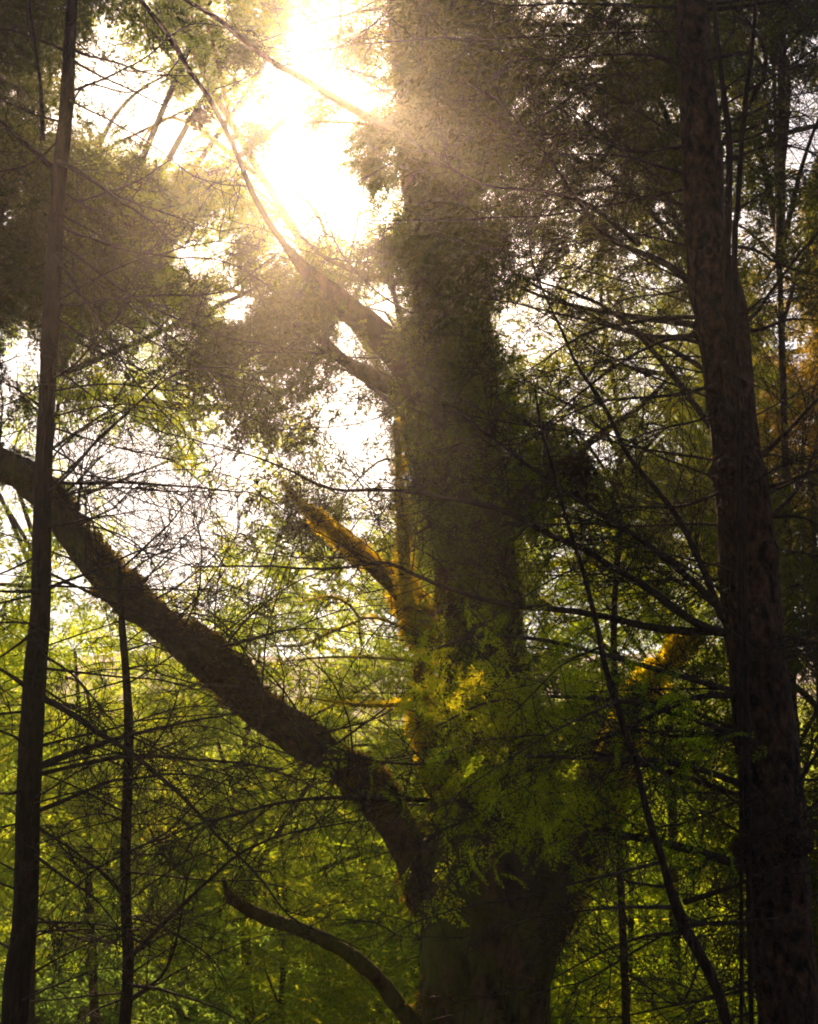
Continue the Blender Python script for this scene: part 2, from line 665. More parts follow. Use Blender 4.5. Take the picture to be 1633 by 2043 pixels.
pR, rR = stem(q, pts, rad, 44, .09, 7, .035, .005)
q.build("trunk", M['bark'], big, True)
# knots and old whorl collars
for kx, ky, kr in [(1410, 340, 16), (1480, 925, 30), (1455, 928, 26), (1530, 1095, 30), (1425, 640, 30), (1455, 620, 24),
                   (1590, 1680, 34), (1500, 1690, 26), (1392, 60, 18), (1500, 1480, 22), (1412, 500, 14)]:
    q = Q()
    c = at(kx, ky, YR - .10)
    r = kr * mpp(kx, ky, YR)
    tube(q, np.array([c + np.array([0, .10, .0]), c + np.array([0, 0.02, -.01]), c + np.array([0, -.035, -.02]), c + np.array([0, -.055, -.025])]),
         np.array([r * 1.2, r, r * .7, r * .2]), 9, .3, 25)
    q.build("knot", M['bark'], big, True)

RB = [  # trace from the trunk outwards, half width at the root, depth at the tip
    ([(1420, 600), (1340, 520), (1265, 482), (1200, 447), (1135, 372), (1094, 327), (1029, 261), (985, 205), (930, 160)], 9, 5.6),
    ([(1275, 487), (1165, 442), (1084, 407), (989, 362), (929, 322), (880, 300)], 7, 5.4),
    ([(1385, 352), (1295, 332), (1225, 312), (1130, 300), (1040, 300)], 4, 6.6),
    ([(1385, 412), (1265, 392), (1165, 387), (1080, 395)], 3, 6.4),
    ([(1375, 290), (1265, 286), (1165, 281), (1040, 270)], 4, 5.5),
    ([(1375, 126), (1250, 124), (1120, 128), (1004, 128)], 5, 5.7),
    ([(1385, 126), (1486, 123), (1560, 118), (1660, 108)], 5, 5.6),
    ([(1410, 252), (1491, 221), (1560, 206), (1660, 190)], 5, 5.7),
    ([(1420, 290), (1500, 268), (1570, 252), (1670, 235)], 4, 5.6),
    ([(1430, 332), (1530, 331), (1670, 334)], 4, 6.2),
    ([(1440, 634), (1520, 637), (1580, 640), (1680, 642)], 7, 5.6),
    ([(1440, 634), (1370, 634), (1290, 640), (1200, 655), (1120, 690), (1040, 745)], 7, 6.3),
    ([(1490, 640), (1520, 603), (1567, 543), (1633, 472), (1690, 420)], 6, 5.6),
    ([(1440, 490), (1500, 508), (1556, 528), (1633, 543), (1690, 560)], 5, 6.2),
    ([(1380, 20), (1480, 12), (1560, 14), (1680, 18)], 6, 5.6),
    ([(1390, 10), (1540, 20), (1600, 48), (1670, 80)], 5, 5.4),
    ([(1370, 15), (1250, 12), (1120, 5), (1000, 8), (900, -10)], 5, 5.4),
    ([(1450, 1240), (1436, 1228), (1416, 1172), (1381, 1092), (1341, 1022), (1295, 961), (1250, 901), (1215, 826), (1185, 770), (1145, 700), (1120, 648), (1094, 593), (1064, 512), (1055, 430), (1062, 350)], 9, 5.5),
    ([(1460, 1225), (1440, 1215), (1400, 1170), (1341, 1117), (1280, 1072), (1230, 1042), (1175, 1007), (1120, 971), (1064, 931), (1014, 891), (964, 851), (900, 800), (830, 740)], 10, 5.2),
    ([(1480, 1270), (1416, 1258), (1361, 1233), (1305, 1192), (1255, 1162), (1200, 1132), (1155, 1102), (1099, 1077), (1049, 1047), (984, 1012), (929, 996), (870, 983), (820, 974), (729, 971), (689, 971), (628, 956), (578, 931), (503, 906), (442, 896), (352, 871), (302, 866)], 10, 5.6),
    ([(1500, 1268), (1441, 1258), (1366, 1253), (1305, 1243), (1255, 1230), (1185, 1218), (1115, 1210), (1024, 1203), (964, 1195), (919, 1182), (853, 1162), (779, 1130), (704, 1135), (603, 1142), (528, 1142), (472, 1137), (422, 1130), (382, 1092)], 10, 5.3),
    ([(1500, 1258), (1570, 1268), (1690, 1290)], 8, 5.7),
    ([(1510, 1575), (1441, 1554), (1366, 1531), (1290, 1519), (1215, 1516), (1115, 1513), (1014, 1514), (914, 1516), (820, 1521), (704, 1516), (603, 1519), (503, 1519)], 8, 4.2),
    ([(1530, 1745), (1491, 1730), (1416, 1705), (1366, 1690), (1305, 1672), (1240, 1657), (1165, 1642), (1074, 1629), (1004, 1614), (914, 1594), (820, 1589), (729, 1584), (653, 1589), (553, 1599), (477, 1617), (402, 1639), (322, 1675), (251, 1705), (180, 1745)], 11, 4.0),
    ([(1500, 1461), (1391, 1461), (1315, 1463), (1240, 1459), (1150, 1470)], 6, 5.6),
    ([(1490, 1458), (1461, 1453), (1391, 1428), (1315, 1408), (1230, 1395)], 6, 6.4),
    ([(1500, 1390), (1400, 1385), (1290, 1430), (1180, 1480), (1060, 1530), (960, 1600), (870, 1660), (790, 1740)], 7, 4.5),
    ([(1480, 1050), (1390, 1046), (1265, 1045), (1130, 1040), (1010, 1046)], 4, 6.3),
    ([(1480, 960), (1380, 1000), (1265, 1015), (1150, 1040), (1060, 1040)], 4, 5.4),
    ([(1485, 1160), (1390, 1155), (1260, 1157), (1120, 1155)], 3, 6.5),
    ([(1450, 760), (1380, 790), (1280, 800), (1180, 805), (1080, 860), (1000, 930)], 5, 5.3),
    ([(1420, 690), (1340, 690), (1260, 720), (1150, 790), (1060, 870), (960, 900)], 5, 6.6),
    ([(1520, 910), (1570, 860), (1640, 790), (1700, 740)], 7, 5.6),
    ([(1520, 975), (1580, 960), (1640, 930), (1700, 900)], 6, 5.5),
    ([(1540, 1030), (1580, 990), (1640, 900), (1690, 840)], 5, 6.4),
    ([(1540, 1030), (1600, 1040), (1690, 1070)], 5, 5.8),
    ([(1560, 1320), (1600, 1300), (1690, 1250)], 5, 5.7),
    ([(1560, 1600), (1600, 1560), (1640, 1490), (1700, 1440)], 7, 5.6),
    ([(1366, 1800), (1441, 1775), (1517, 1745), (1592, 1720), (1633, 1695), (1700, 1650)], 6, 5.5),
    ([(1540, 1580), (1470, 1600), (1380, 1640), (1290, 1660), (1180, 1720), (1080, 1790)], 4, 5.3),
    ([(1540, 1850), (1450, 1840), (1360, 1850), (1260, 1900), (1150, 1960), (1050, 1990)], 5, 5.4),
    ([(1560, 1940), (1480, 1960), (1400, 1990), (1320, 2050)], 5, 5.5),
    ([(1450, 830), (1380, 860), (1290, 870), (1220, 905), (1110, 935)], 3, 5.5),
]
for k, (t, w, y1) in enumerate(RB):
    branch(big, t, YR, y1, w, 1.0, tw=dict(per_m=26, lmax=.65, sub=6))
# many more small dead side branches up the trunk
for k in range(42):
    base_py = 60 + 1980 * (k + rng.random()) / 42
    cx = np.interp(base_py, [t[1] for t in tr][::-1], [t[0] for t in tr][::-1])
    sgn = -1 if rng.random() < .68 else 1
    L = rng.uniform(180, 520) if k % 3 else rng.uniform(500, 950)
    sl = rng.uniform(-.35, .75)
    t = [(cx, base_py), (cx + sgn * L * .35, base_py - sl * L * .38), (cx + sgn * L * .7, base_py - sl * L * .66),
         (cx + sgn * L, base_py - sl * L * .85 + rng.uniform(-30, 60))]
    branch(big, t, YR, YR + rng.uniform(-1.2, 1.0), rng.uniform(2, 4), .7, tw=dict(per_m=16, lmax=.45, sub=3, r0=.0023))

# ---- thin stems right beside the conifer
for lab, t, Y in [
    ("thin dark upright stem close against the right side of the big conifer trunk",
     [(1500, 2060, 5), (1490, 1500, 7), (1480, 900, 8), (1466, 700, 8), (1453, 590, 9), (1451, 500, 8), (1456, 300, 7), (1446, 200, 6), (1431, 75, 5), (1420, -60, 4)], 5.75),
    ("very thin wavering stem standing off the right side of the conifer trunk",
     [(1480, 2060, 4), (1478, 1300, 4.5), (1470, 700, 5), (1466, 492, 6), (1473, 400, 5.5), (1481, 276, 5), (1491, 175, 4.5), (1501, 100, 4), (1512, -40, 3)], 5.65)]:
    pts, rad = px_path(t, Y)
    pts, rad = to_ground(pts, rad, 1.3)
    o = thing("slender_stem", lab, "sapling", pts[0])
    q = Q()
    p, r = stem(q, pts, rad, 8, .12, 12)
    q.build("trunk", M['slim'], o, True)
    for by in (180, 420, 640, 980, 1330, 1700):
        bx = np.interp(by, [a[1] for a in t][::-1], [a[0] for a in t][::-1])
        branch(o, [(bx, by), (bx + 60, by - 40), (bx + 130, by - 60), (bx + 210, by - 50)], Y, Y - .5, 2.5, .7, tw=dict(per_m=14, lmax=.35, sub=3, r0=.0023))

# ---- slim tree on the left
YL = 6.5
tl = [(28, 2043, 27), (35, 1946, 26), (50, 1845, 25), (54, 1695, 24), (60, 1519, 24), (70, 1360, 23), (75, 1300, 22), (80, 1253, 21), (84, 1077, 19),
      (88, 926, 18), (93, 826, 17), (98, 700, 17), (108, 527, 16), (119, 351, 15), (132, 226, 14), (141, 60, 12), (148, -60, 11)]
pts, rad = px_path(tl, YL)
pts, rad = to_ground(pts, rad, 1.4)
d = pts[-1] - pts[-2]
d /= np.linalg.norm(d)
pts = np.vstack([pts, pts[-1] + d * 4])
rad = np.append(rad, .008)
left = thing("slim_tree", "slim dark trunk near the left edge, crossing in front of the arching mossy limb", "tree", pts[0])
q = Q()
pL, rL = stem(q, pts, rad, 14, .10, 9)
q.build("trunk", M['slim'], left, True)
LB = [
    ([(75, 1530), (151, 1499), (211, 1479), (271, 1461), (352, 1441), (432, 1421), (480, 1405)], 8, 5.9),
    ([(75, 1388), (151, 1428), (201, 1464), (236, 1484), (281, 1514), (342, 1569), (402, 1624), (452, 1680), (492, 1720), (538, 1770), (578, 1820), (628, 1851), (704, 1886)], 7, 5.8),
    ([(75, 1388), (10, 1343), (-60, 1300)], 7, 6.2),
    ([(60, 1625), (151, 1584), (211, 1562), (261, 1557), (352, 1559), (427, 1564), (520, 1590)], 5, 6.0),
    ([(60, 1550), (151, 1524), (211, 1509), (281, 1504), (342, 1511), (427, 1519), (503, 1523), (553, 1536), (603, 1554), (633, 1574), (680, 1600)], 5, 6.6),
    ([(115, 345), (65, 281), (0, 241), (-60, 200)], 8, 6.0),
    ([(115, 322), (136, 332), (211, 382), (290, 440), (380, 500)], 7, 6.0),
    ([(110, 435), (131, 447), (201, 467), (281, 495), (342, 512), (402, 527), (482, 542), (540, 570)], 4, 5.9),
    ([(105, 605), (131, 598), (211, 583), (312, 575), (442, 573), (492, 548), (560, 500)], 4, 6.8),
    ([(108, 510), (121, 527), (171, 598), (201, 648), (241, 705), (286, 775), (327, 820), (400, 900)], 4, 5.9),
    ([(88, 985), (141, 951), (201, 881), (261, 820), (327, 750), (362, 725), (427, 722), (477, 737), (530, 770)], 3.5, 5.9),
    ([(88, 960), (136, 961), (251, 959), (327, 966), (397, 974), (472, 991), (528, 997), (600, 1030)], 4, 6.2),
    ([(138, 92), (156, 95), (211, 105), (281, 128), (377, 148)], 4.5, 6.3),
    ([(86, 280), (80, 150), (70, 40), (66, -40)], 5, 6.1),
    ([(84, 1180), (40, 1176), (-40, 1180)], 7, 6.0),
    ([(84, 1180), (130, 1172), (200, 1150), (300, 1100), (380, 1080)], 5, 6.8),
    ([(60, 1700), (120, 1740), (180, 1790), (230, 1850), (300, 1900)], 4, 5.9),
    ([(60, 1640), (120, 1680), (190, 1730), (250, 1790)], 4, 6.8),
    ([(50, 1840), (160, 1840), (220, 1850), (300, 1880)], 3, 6.0),
    ([(75, 1300), (150, 1350), (210, 1420), (280, 1500)], 3, 6.9),
    ([(80, 1250), (20, 1290), (-60, 1340)], 5, 6.0),
    ([(90, 820), (60, 790), (20, 760), (-40, 740)], 3, 6.2),
    ([(95, 760), (150, 720), (220, 640), (290, 560), (340, 520)], 3.5, 5.9),
    ([(130, 240), (180, 190), (250, 170), (330, 150)], 3, 6.9),
    ([(60, 1500), (30, 1470), (-40, 1440)], 5, 6.2),
    ([(50, 1560), (20, 1580), (-40, 1570)], 6, 6.2),
]
for t, w, y1 in LB:
    branch(left, t, YL, y1, w, 1.0, tw=dict(per_m=16, lmax=.5, sub=4))
for k in range(52):
    base_py = 40 + 1980 * (k + rng.random()) / 52
    cx = np.interp(base_py, [t[1] for t in tl][::-1], [t[0] for t in tl][::-1])
    sgn = 1 if rng.random() < .75 else -1
    L = rng.uniform(150, 480)
    sl = rng.uniform(-.7, .6)
    t = [(cx, base_py), (cx + sgn * L * .35, base_py - sl * L * .38), (cx + sgn * L * .7, base_py - sl * L * .66),
         (cx + sgn * L, base_py - sl * L * .8 + rng.uniform(-20, 60))]
    branch(left, t, YL, YL + rng.uniform(-1, 1), rng.uniform(1.8, 3.4), .7, tw=dict(per_m=15, lmax=.42, sub=3, r0=.0023))

# ---- thin sapling standing right of the slim tree
ts = [(249, 2043, 12), (254, 1971, 12), (256, 1896, 12), (251, 1795, 11), (251, 1695, 11), (256, 1544, 10), (257, 1440, 9.5), (252, 1343, 8), (245, 1260, 7), (241, 1200, 5.5), (238, 1120, 3)]
pts, rad = px_path(ts, 7.5)
pts, rad = to_ground(pts, rad, 1.3)
sap = thing("sapling", "thin bare upright sapling between the slim left tree and the mossy limb", "sapling", pts[0])
q = Q()
pS, rS = stem(q, pts, rad, 10, .10, 12)
q.build("trunk", M['slim'], sap, True)
SB = [
    ([(256, 1915), (271, 1901), (327, 1845), (377, 1795), (427, 1745), (472, 1705), (528, 1677), (578, 1660), (653, 1644), (744, 1634), (820, 1650)], 6, 6.6),
    ([(254, 1965), (322, 1975), (382, 1995), (442, 2010), (520, 2060)], 4, 6.8),
    ([(251, 1790), (230, 1770), (190, 1730), (130, 1690), (100, 1650)], 5, 7.0),
    ([(256, 1700), (330, 1660), (400, 1590), (460, 1540), (520, 1470)], 3, 7.9),
    ([(254, 1560), (300, 1500), (340, 1430), (360, 1360)], 3, 7.9),
    ([(254, 1830), (300, 1840), (360, 1870), (420, 1930), (460, 2000)], 3, 7.0),
    ([(250, 1640), (200, 1620), (150, 1640), (100, 1700)], 3, 7.0),
    ([(252, 1860), (210, 1880), (160, 1870), (110, 1880)], 3, 7.9),
    ([(247, 1300), (290, 1280), (330, 1290), (380, 1330)], 2.5, 7.2),
    ([(250, 2000), (320, 1950), (352, 1886), (372, 1820), (382, 1745), (400, 1690)], 4.5, 7.0),
    ([(256, 1990), (200, 2010), (150, 2040)], 3, 7.2)]
for t, w, y1 in SB:
    branch(sap, t, 7.5, y1, w, .9, tw=dict(per_m=14, lmax=.5, sub=4))

for k in range(26):
    base_py = 1280 + 740 * (k + rng.random()) / 26
    sgn = 1 if rng.random() < .6 else -1
    L, sl = rng.uniform(120, 420), rng.uniform(-.5, .8)
    t = [(251, base_py), (251 + sgn * L * .35, base_py - sl * L * .4), (251 + sgn * L * .7, base_py - sl * L * .66), (251 + sgn * L, base_py - sl * L * .8 + rng.uniform(-20, 60))]
    branch(sap, t, 7.5, 7.5 + rng.uniform(-1, .8), rng.uniform(1.6, 2.6), .7, tw=dict(per_m=13, lmax=.42, sub=3, r0=.0023))

# ---- leaning sapling that crosses the lower right
tn = [(1451, 2043, 11), (1436, 1986, 11), (1411, 1931, 11), (1386, 1886, 12), (1366, 1850, 13), (1351, 1810, 12), (1336, 1770, 9), (1320, 1710, 8), (1303, 1660, 8), (1285, 1594, 7), (1275, 1544, 7),
      (1255, 1484, 7), (1235, 1418, 6.5), (1225, 1390, 6.5), (1205, 1318, 6), (1195, 1263, 5.5), (1180, 1202, 5.5), (1165, 1142, 5), (1145, 1082, 4.5), (1120, 1001, 4), (1099, 921, 3.5), (1079, 851, 3), (1068, 770, 2)]
pts, rad = px_path(tn, 4.6)
pts, rad = to_ground(pts, rad, 1.3)
lean = thing("leaning_sapling", "thin dark sapling leaning left across the lower right, in front of the conifer branches", "sapling", pts[0])
q = Q()
stem(q, pts, rad, 10, .12, 14)
q.build("trunk", M['slim'], lean, True)
for t, w, y1 in [
    ([(1336, 1770), (1290, 1760), (1230, 1740), (1185, 1715), (1130, 1690)], 4, 5.0),
    ([(1345, 1810), (1265, 1810), (1195, 1813), (1115, 1820), (1020, 1845), (920, 1880)], 4.5, 5.0),
    ([(1320, 1720), (1215, 1745), (1140, 1760), (1039, 1790), (914, 1820), (813, 1845), (740, 1900)], 4, 4.9),
    ([(1370, 1860), (1290, 1870), (1200, 1910), (1100, 1960), (1000, 1985), (900, 2000)], 4, 5.9),
    ([(1400, 1910), (1366, 2006), (1290, 1961), (1240, 1936), (1165, 1896), (1084, 1876)], 3, 5.9),
    ([(1262, 1500), (1340, 1560), (1360, 1610), (1400, 1680)], 3, 5.0),
    ([(1360, 1830), (1420, 1845), (1500, 1830), (1600, 1830)], 4, 5.0),
    ([(1230, 1400), (1160, 1440), (1070, 1480), (960, 1560), (880, 1610)], 3.5, 5.0),
    ([(1200, 1290), (1120, 1330), (1040, 1400), (960, 1480)], 3, 5.9),
    ([(1160, 1130), (1100, 1160), (1000, 1210), (900, 1290)], 2.5, 5.0)]:
    branch(lean, t, 4.6, y1 - .8, w, .8, tw=dict(per_m=15, lmax=.42, sub=4, r0=.0023))

# ---- the big mossy forked tree in the middle
YM = 9.0
tm = [(958, 2060, 132), (968, 1950, 132), (978, 1850, 140), (985, 1760, 160), (990, 1690, 165), (985, 1600, 130), (972, 1450, 98), (962, 1300, 84), (954, 1130, 78),
      (930, 950, 78), (910, 750, 78), (898, 600, 76), (885, 450, 71), (864, 300, 66), (848, 150, 63), (834, 0, 62), (825, -150, 56)]
pts, rad = px_path(tm, YM)
pts, rad = to_ground(pts, rad, 1.45)
d = pts[-1] - pts[-2]
d /= np.linalg.norm(d)
pts = np.vstack([pts, pts[-1] + d * 3, pts[-1] + d * 6])
rad = np.concatenate([rad, [.12, .02]])
main = thing("mossy_tree", "huge old mossy tree in the centre, forking low into stem and arching limb", "tree", pts[0])
q = Q()
pM, rM = stem(q, pts, rad, 80, .10, 2.6, .05, .016)
q.build("trunk", M['mossy'], main, True)

tlimb = [(900, 1850, 60), (862, 1770, 60), (826, 1700, 52), (796, 1650, 48), (764, 1604, 46), (719, 1554, 44), (668, 1519, 44), (613, 1479, 46), (553, 1438, 46), (498, 1398, 46),
         (447, 1343, 46), (402, 1303, 45), (347, 1264, 44), (291, 1220, 44), (241, 1174, 44), (191, 1120, 44), (141, 1056, 43), (100, 995, 42), (55, 951, 43), (0, 920, 42), (-80, 890, 40), (-200, 870, 36)]
pts, rad = px_path(tlimb, YM, YM - .9)
rad = rad * (.80 + .10 * np.sin(np.arange(len(rad)) * 1.9))
q = Q()
pA, rA = stem(q, pts, rad, 36, .20, 4.0, .04, .008)
limb = q.build("limb", M['mossy'], main, True)
limb['label'] = "long arching mossy limb sweeping up to the left"
q = Q()
moss_on(q, pA, rA, 900, .04, .5)
moss_on(q, pA[: len(pA) // 2], rA[: len(pA) // 2], 500, .07, .3, hang=.6, patchy=.1)
q.build("moss", M['moss'], limb)

# right-hand fork, short
pts, rad = px_path([(985, 2050, 40), (1015, 1960, 62), (1060, 1860, 66), (1105, 1775, 64), (1150, 1690, 55), (1188, 1610, 42), (1230, 1510, 30), (1265, 1400, 22), (1320, 1335, 18), (1400, 1270, 12)], YM, YM + 1.5)
q = Q()
pB, rB = stem(q, pts, rad, 16, .13, 5)
fork = q.build("limb", M['mossy'], main, True)
fork['label'] = "short right fork rising behind the needles"
q = Q()
moss_on(q, pB, rB, 500, .06, .5)
q.build("moss", M['moss_gold_lit'], fork)  # lit golden moss colour stands in for sun on this fork

# curved broken branch low on the left of the trunk
pts, rad = px_path([(900, 2120, 20), (850, 2080, 19), (814, 2031, 18), (784, 1991, 17), (754, 1951, 16), (719, 1921, 16), (668, 1886, 15), (603, 1855, 14), (528, 1830, 13), (482, 1805, 12), (457, 1788, 9), (447, 1752, 3)], YM - .1, YM - 1.2)
q = Q()
pC, rC = stem(q, pts, rad, 12, .22, 9, .04)
low = q.build("broken_branch", M['mossy'], main, True)
q = Q()
moss_on(q, pC, rC, 300, .025, .3, patchy=.15)
q.build("moss", M['leaf_dark'], low)

# fine dead branches springing from the limb and the stem
for k in range(92):
    if k % 3:
        i = int(len(pA) * rng.uniform(.18, .97))
        c, rr = pA[i], rA[i]
    else:
        i = int(len(pM) * rng.uniform(.22, .62))
        c, rr = pM[i], rM[i]
    uu, vv = project(c)
    L = rng.uniform(180, 560)
    a = rng.uniform(-2.9, .35) if k % 3 else math.pi + rng.uniform(-.75, .9)
    b = a + rng.uniform(-.5, .5)
    tr_ = [(uu, vv), (uu + L * .35 * math.cos(a), vv + L * .35 * math.sin(a)), (uu + L * .68 * math.cos((a + b) / 2), vv + L * .68 * math.sin((a + b) / 2)),
           (uu + L * math.cos(b), vv + L * math.sin(b) + rng.uniform(0, 60))]
    branch(main, tr_, c[1], c[1] + rng.uniform(-1.6, .4), rng.uniform(1.6, 3.2), .6, tw=dict(per_m=11, lmax=.55, sub=4, r0=.0028))

# upper limbs leaving the upright stem to the upper left and right
for t, y1 in [
    ([(905, 850, 36), (820, 735, 35), (740, 655, 30), (643, 572, 22), (600, 528, 13), (568, 487, 7), (533, 437, 6), (503, 382, 5.5), (477, 317, 5), (452, 261, 5), (417, 196, 5), (382, 146, 5), (352, 95, 6), (317, 45, 5), (281, 0, 5), (250, -60, 4)], 7.2),
    ([(880, 305, 14), (804, 266, 11), (729, 231, 9), (668, 196, 8), (603, 156, 7), (548, 126, 6), (492, 85, 5), (432, 35, 5), (372, 0, 4), (320, -40, 3)], 7.4),
    ([(940, 860, 26), (850, 800, 24), (760, 760, 18), (690, 720, 12), (620, 660, 8), (560, 640, 5)], 10.5),
    ([(900, 560, 14), (780, 560, 8), (660, 520, 5), (600, 470, 3)], 10.3),
    ([(1000, 1050, 24), (1080, 960, 14), (1180, 880, 9), (1290, 800, 5), (1380, 700, 3)], 10.5),
    ([(900, 420, 22), (960, 330, 16), (1050, 230, 11), (1150, 140, 8), (1250, 60, 5)], 10.2)]:
    pts, rad = px_path(t, YM, y1)
    q = Q()
    p, r = stem(q, pts, rad, 10, .15, 8)
    twigs(q, p[6:], r[6:], per_m=9, lmax=.7, r0=.003, sub=5)
    q.build("limb", M['mossy'], main)

# moss and hanging needles on the upright stem
q = Q()
k0 = len(pM) // 6
moss_on(q, pM, rM, 600, .045, .1, hang=.5)
moss_on(q, pM[k0:], rM[k0:], 230, .10, .0, temps=NEEDLES, hang=.9, patchy=-.2)
q.build("moss", M['moss'], main)
# green live boughs of the right conifer, hanging in front of the fork
for bt, amt in [([(1500, 1390), (1290, 1330), (1100, 1280), (960, 1270), (850, 1300)], 170), ([(1510, 1480), (1300, 1410), (1120, 1390), (980, 1400), (870, 1450)], 210),
                ([(1515, 1600), (1330, 1540), (1170, 1500), (1050, 1510), (950, 1540)], 170)]:
    m = len(bt)
    p0, r0 = px_path([(x, y, 6 - i) for i, (x, y) in enumerate(bt)], YR, 4.75)
    q = Q()
    p, r = stem(q, p0, r0, 6, .12, 18)
    twigs(q, p, r, per_m=10, lmax=.4, sub=3, r0=.002)
    bo = q.build("bough", M['twig'], big)
    bo['label'] = "live bough hung with yellow green needles"
    i = (len(p) * (.15 + .85 * rng.random(amt) ** .7)).astype(int).clip(0, len(p) - 1)
    pos = p[i] + rng.normal(size=(amt, 3)) * np.array([.13, .16, .11]) + np.stack([np.zeros(amt), np.zeros(amt), -.05 - .12 * rng.random(amt) - .14 * np.sin(i * .9) ** 4], -1)
    dd = np.stack([rng.normal(size=amt) * .8 - .3, rng.normal(size=amt) * .8, -.4 + rng.normal(size=amt) * .45], -1)
    q = Q()
    place_sprays(q, pos, dd, rng.uniform(.07, .16, amt), rng.normal(size=amt) * 1.0, SPRAYS_FINE)
    q.build("needles", M['leaf_green' if amt == 210 else 'leaf_lime'], bo)
# thin needle sprays hanging over the middle of the stem
q = Q()
n = 330
v = rng.uniform(620, 1330, n)
u = np.interp(v, [600, 900, 1300], [890, 925, 965]) + rng.normal(size=n) * 62
pos = np.array([at(a, b, c) for a, b, c in zip(u, v, 8.45 + rng.normal(size=n) * .12)])
dd = np.stack([rng.normal(size=n) * .7, rng.normal(size=n) * .6 - .3, -.7 + rng.normal(size=n) * .35], -1)
place_sprays(q, pos, dd, rng.uniform(.12, .28, n), rng.normal(size=n) * .8, SPRAYS_FINE)
q.build("foliage", M['leaf_green'], main)
# needles round the head of the stem, where it leaves the picture
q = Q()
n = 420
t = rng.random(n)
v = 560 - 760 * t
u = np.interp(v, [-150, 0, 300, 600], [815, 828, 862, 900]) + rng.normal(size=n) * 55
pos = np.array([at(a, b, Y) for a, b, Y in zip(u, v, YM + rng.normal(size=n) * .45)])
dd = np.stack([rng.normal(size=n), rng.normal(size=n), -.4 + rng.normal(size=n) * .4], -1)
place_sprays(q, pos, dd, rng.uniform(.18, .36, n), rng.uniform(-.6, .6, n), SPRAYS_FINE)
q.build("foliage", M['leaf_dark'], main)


# leafy side clumps left of the stem, some added, sized to break sunlight into shafts
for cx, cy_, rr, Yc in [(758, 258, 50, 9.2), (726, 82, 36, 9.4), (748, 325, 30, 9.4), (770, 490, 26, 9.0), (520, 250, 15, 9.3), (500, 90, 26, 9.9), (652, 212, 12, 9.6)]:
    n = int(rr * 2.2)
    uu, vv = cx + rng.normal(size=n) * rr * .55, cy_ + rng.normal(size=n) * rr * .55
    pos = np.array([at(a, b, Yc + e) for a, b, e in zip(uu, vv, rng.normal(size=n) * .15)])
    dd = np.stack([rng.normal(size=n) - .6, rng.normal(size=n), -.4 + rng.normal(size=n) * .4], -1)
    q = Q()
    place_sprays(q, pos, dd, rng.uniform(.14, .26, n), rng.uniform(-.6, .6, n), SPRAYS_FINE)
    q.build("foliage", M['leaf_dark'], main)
    e = at(cx, cy_, Yc)
    b0 = np.array([np.interp(e[2] - .25, pM[:, 2], pM[:, c]) for c in range(3)])
    q = Q()
    p, r = smooth_path([b0, (b0 + e) / 2 + np.array([0, 0, .06]), e], [.014, .009, .004], .08)
    tube(q, p, r, 7, .15, 12)
    q.build("limb", M['mossy'], main)

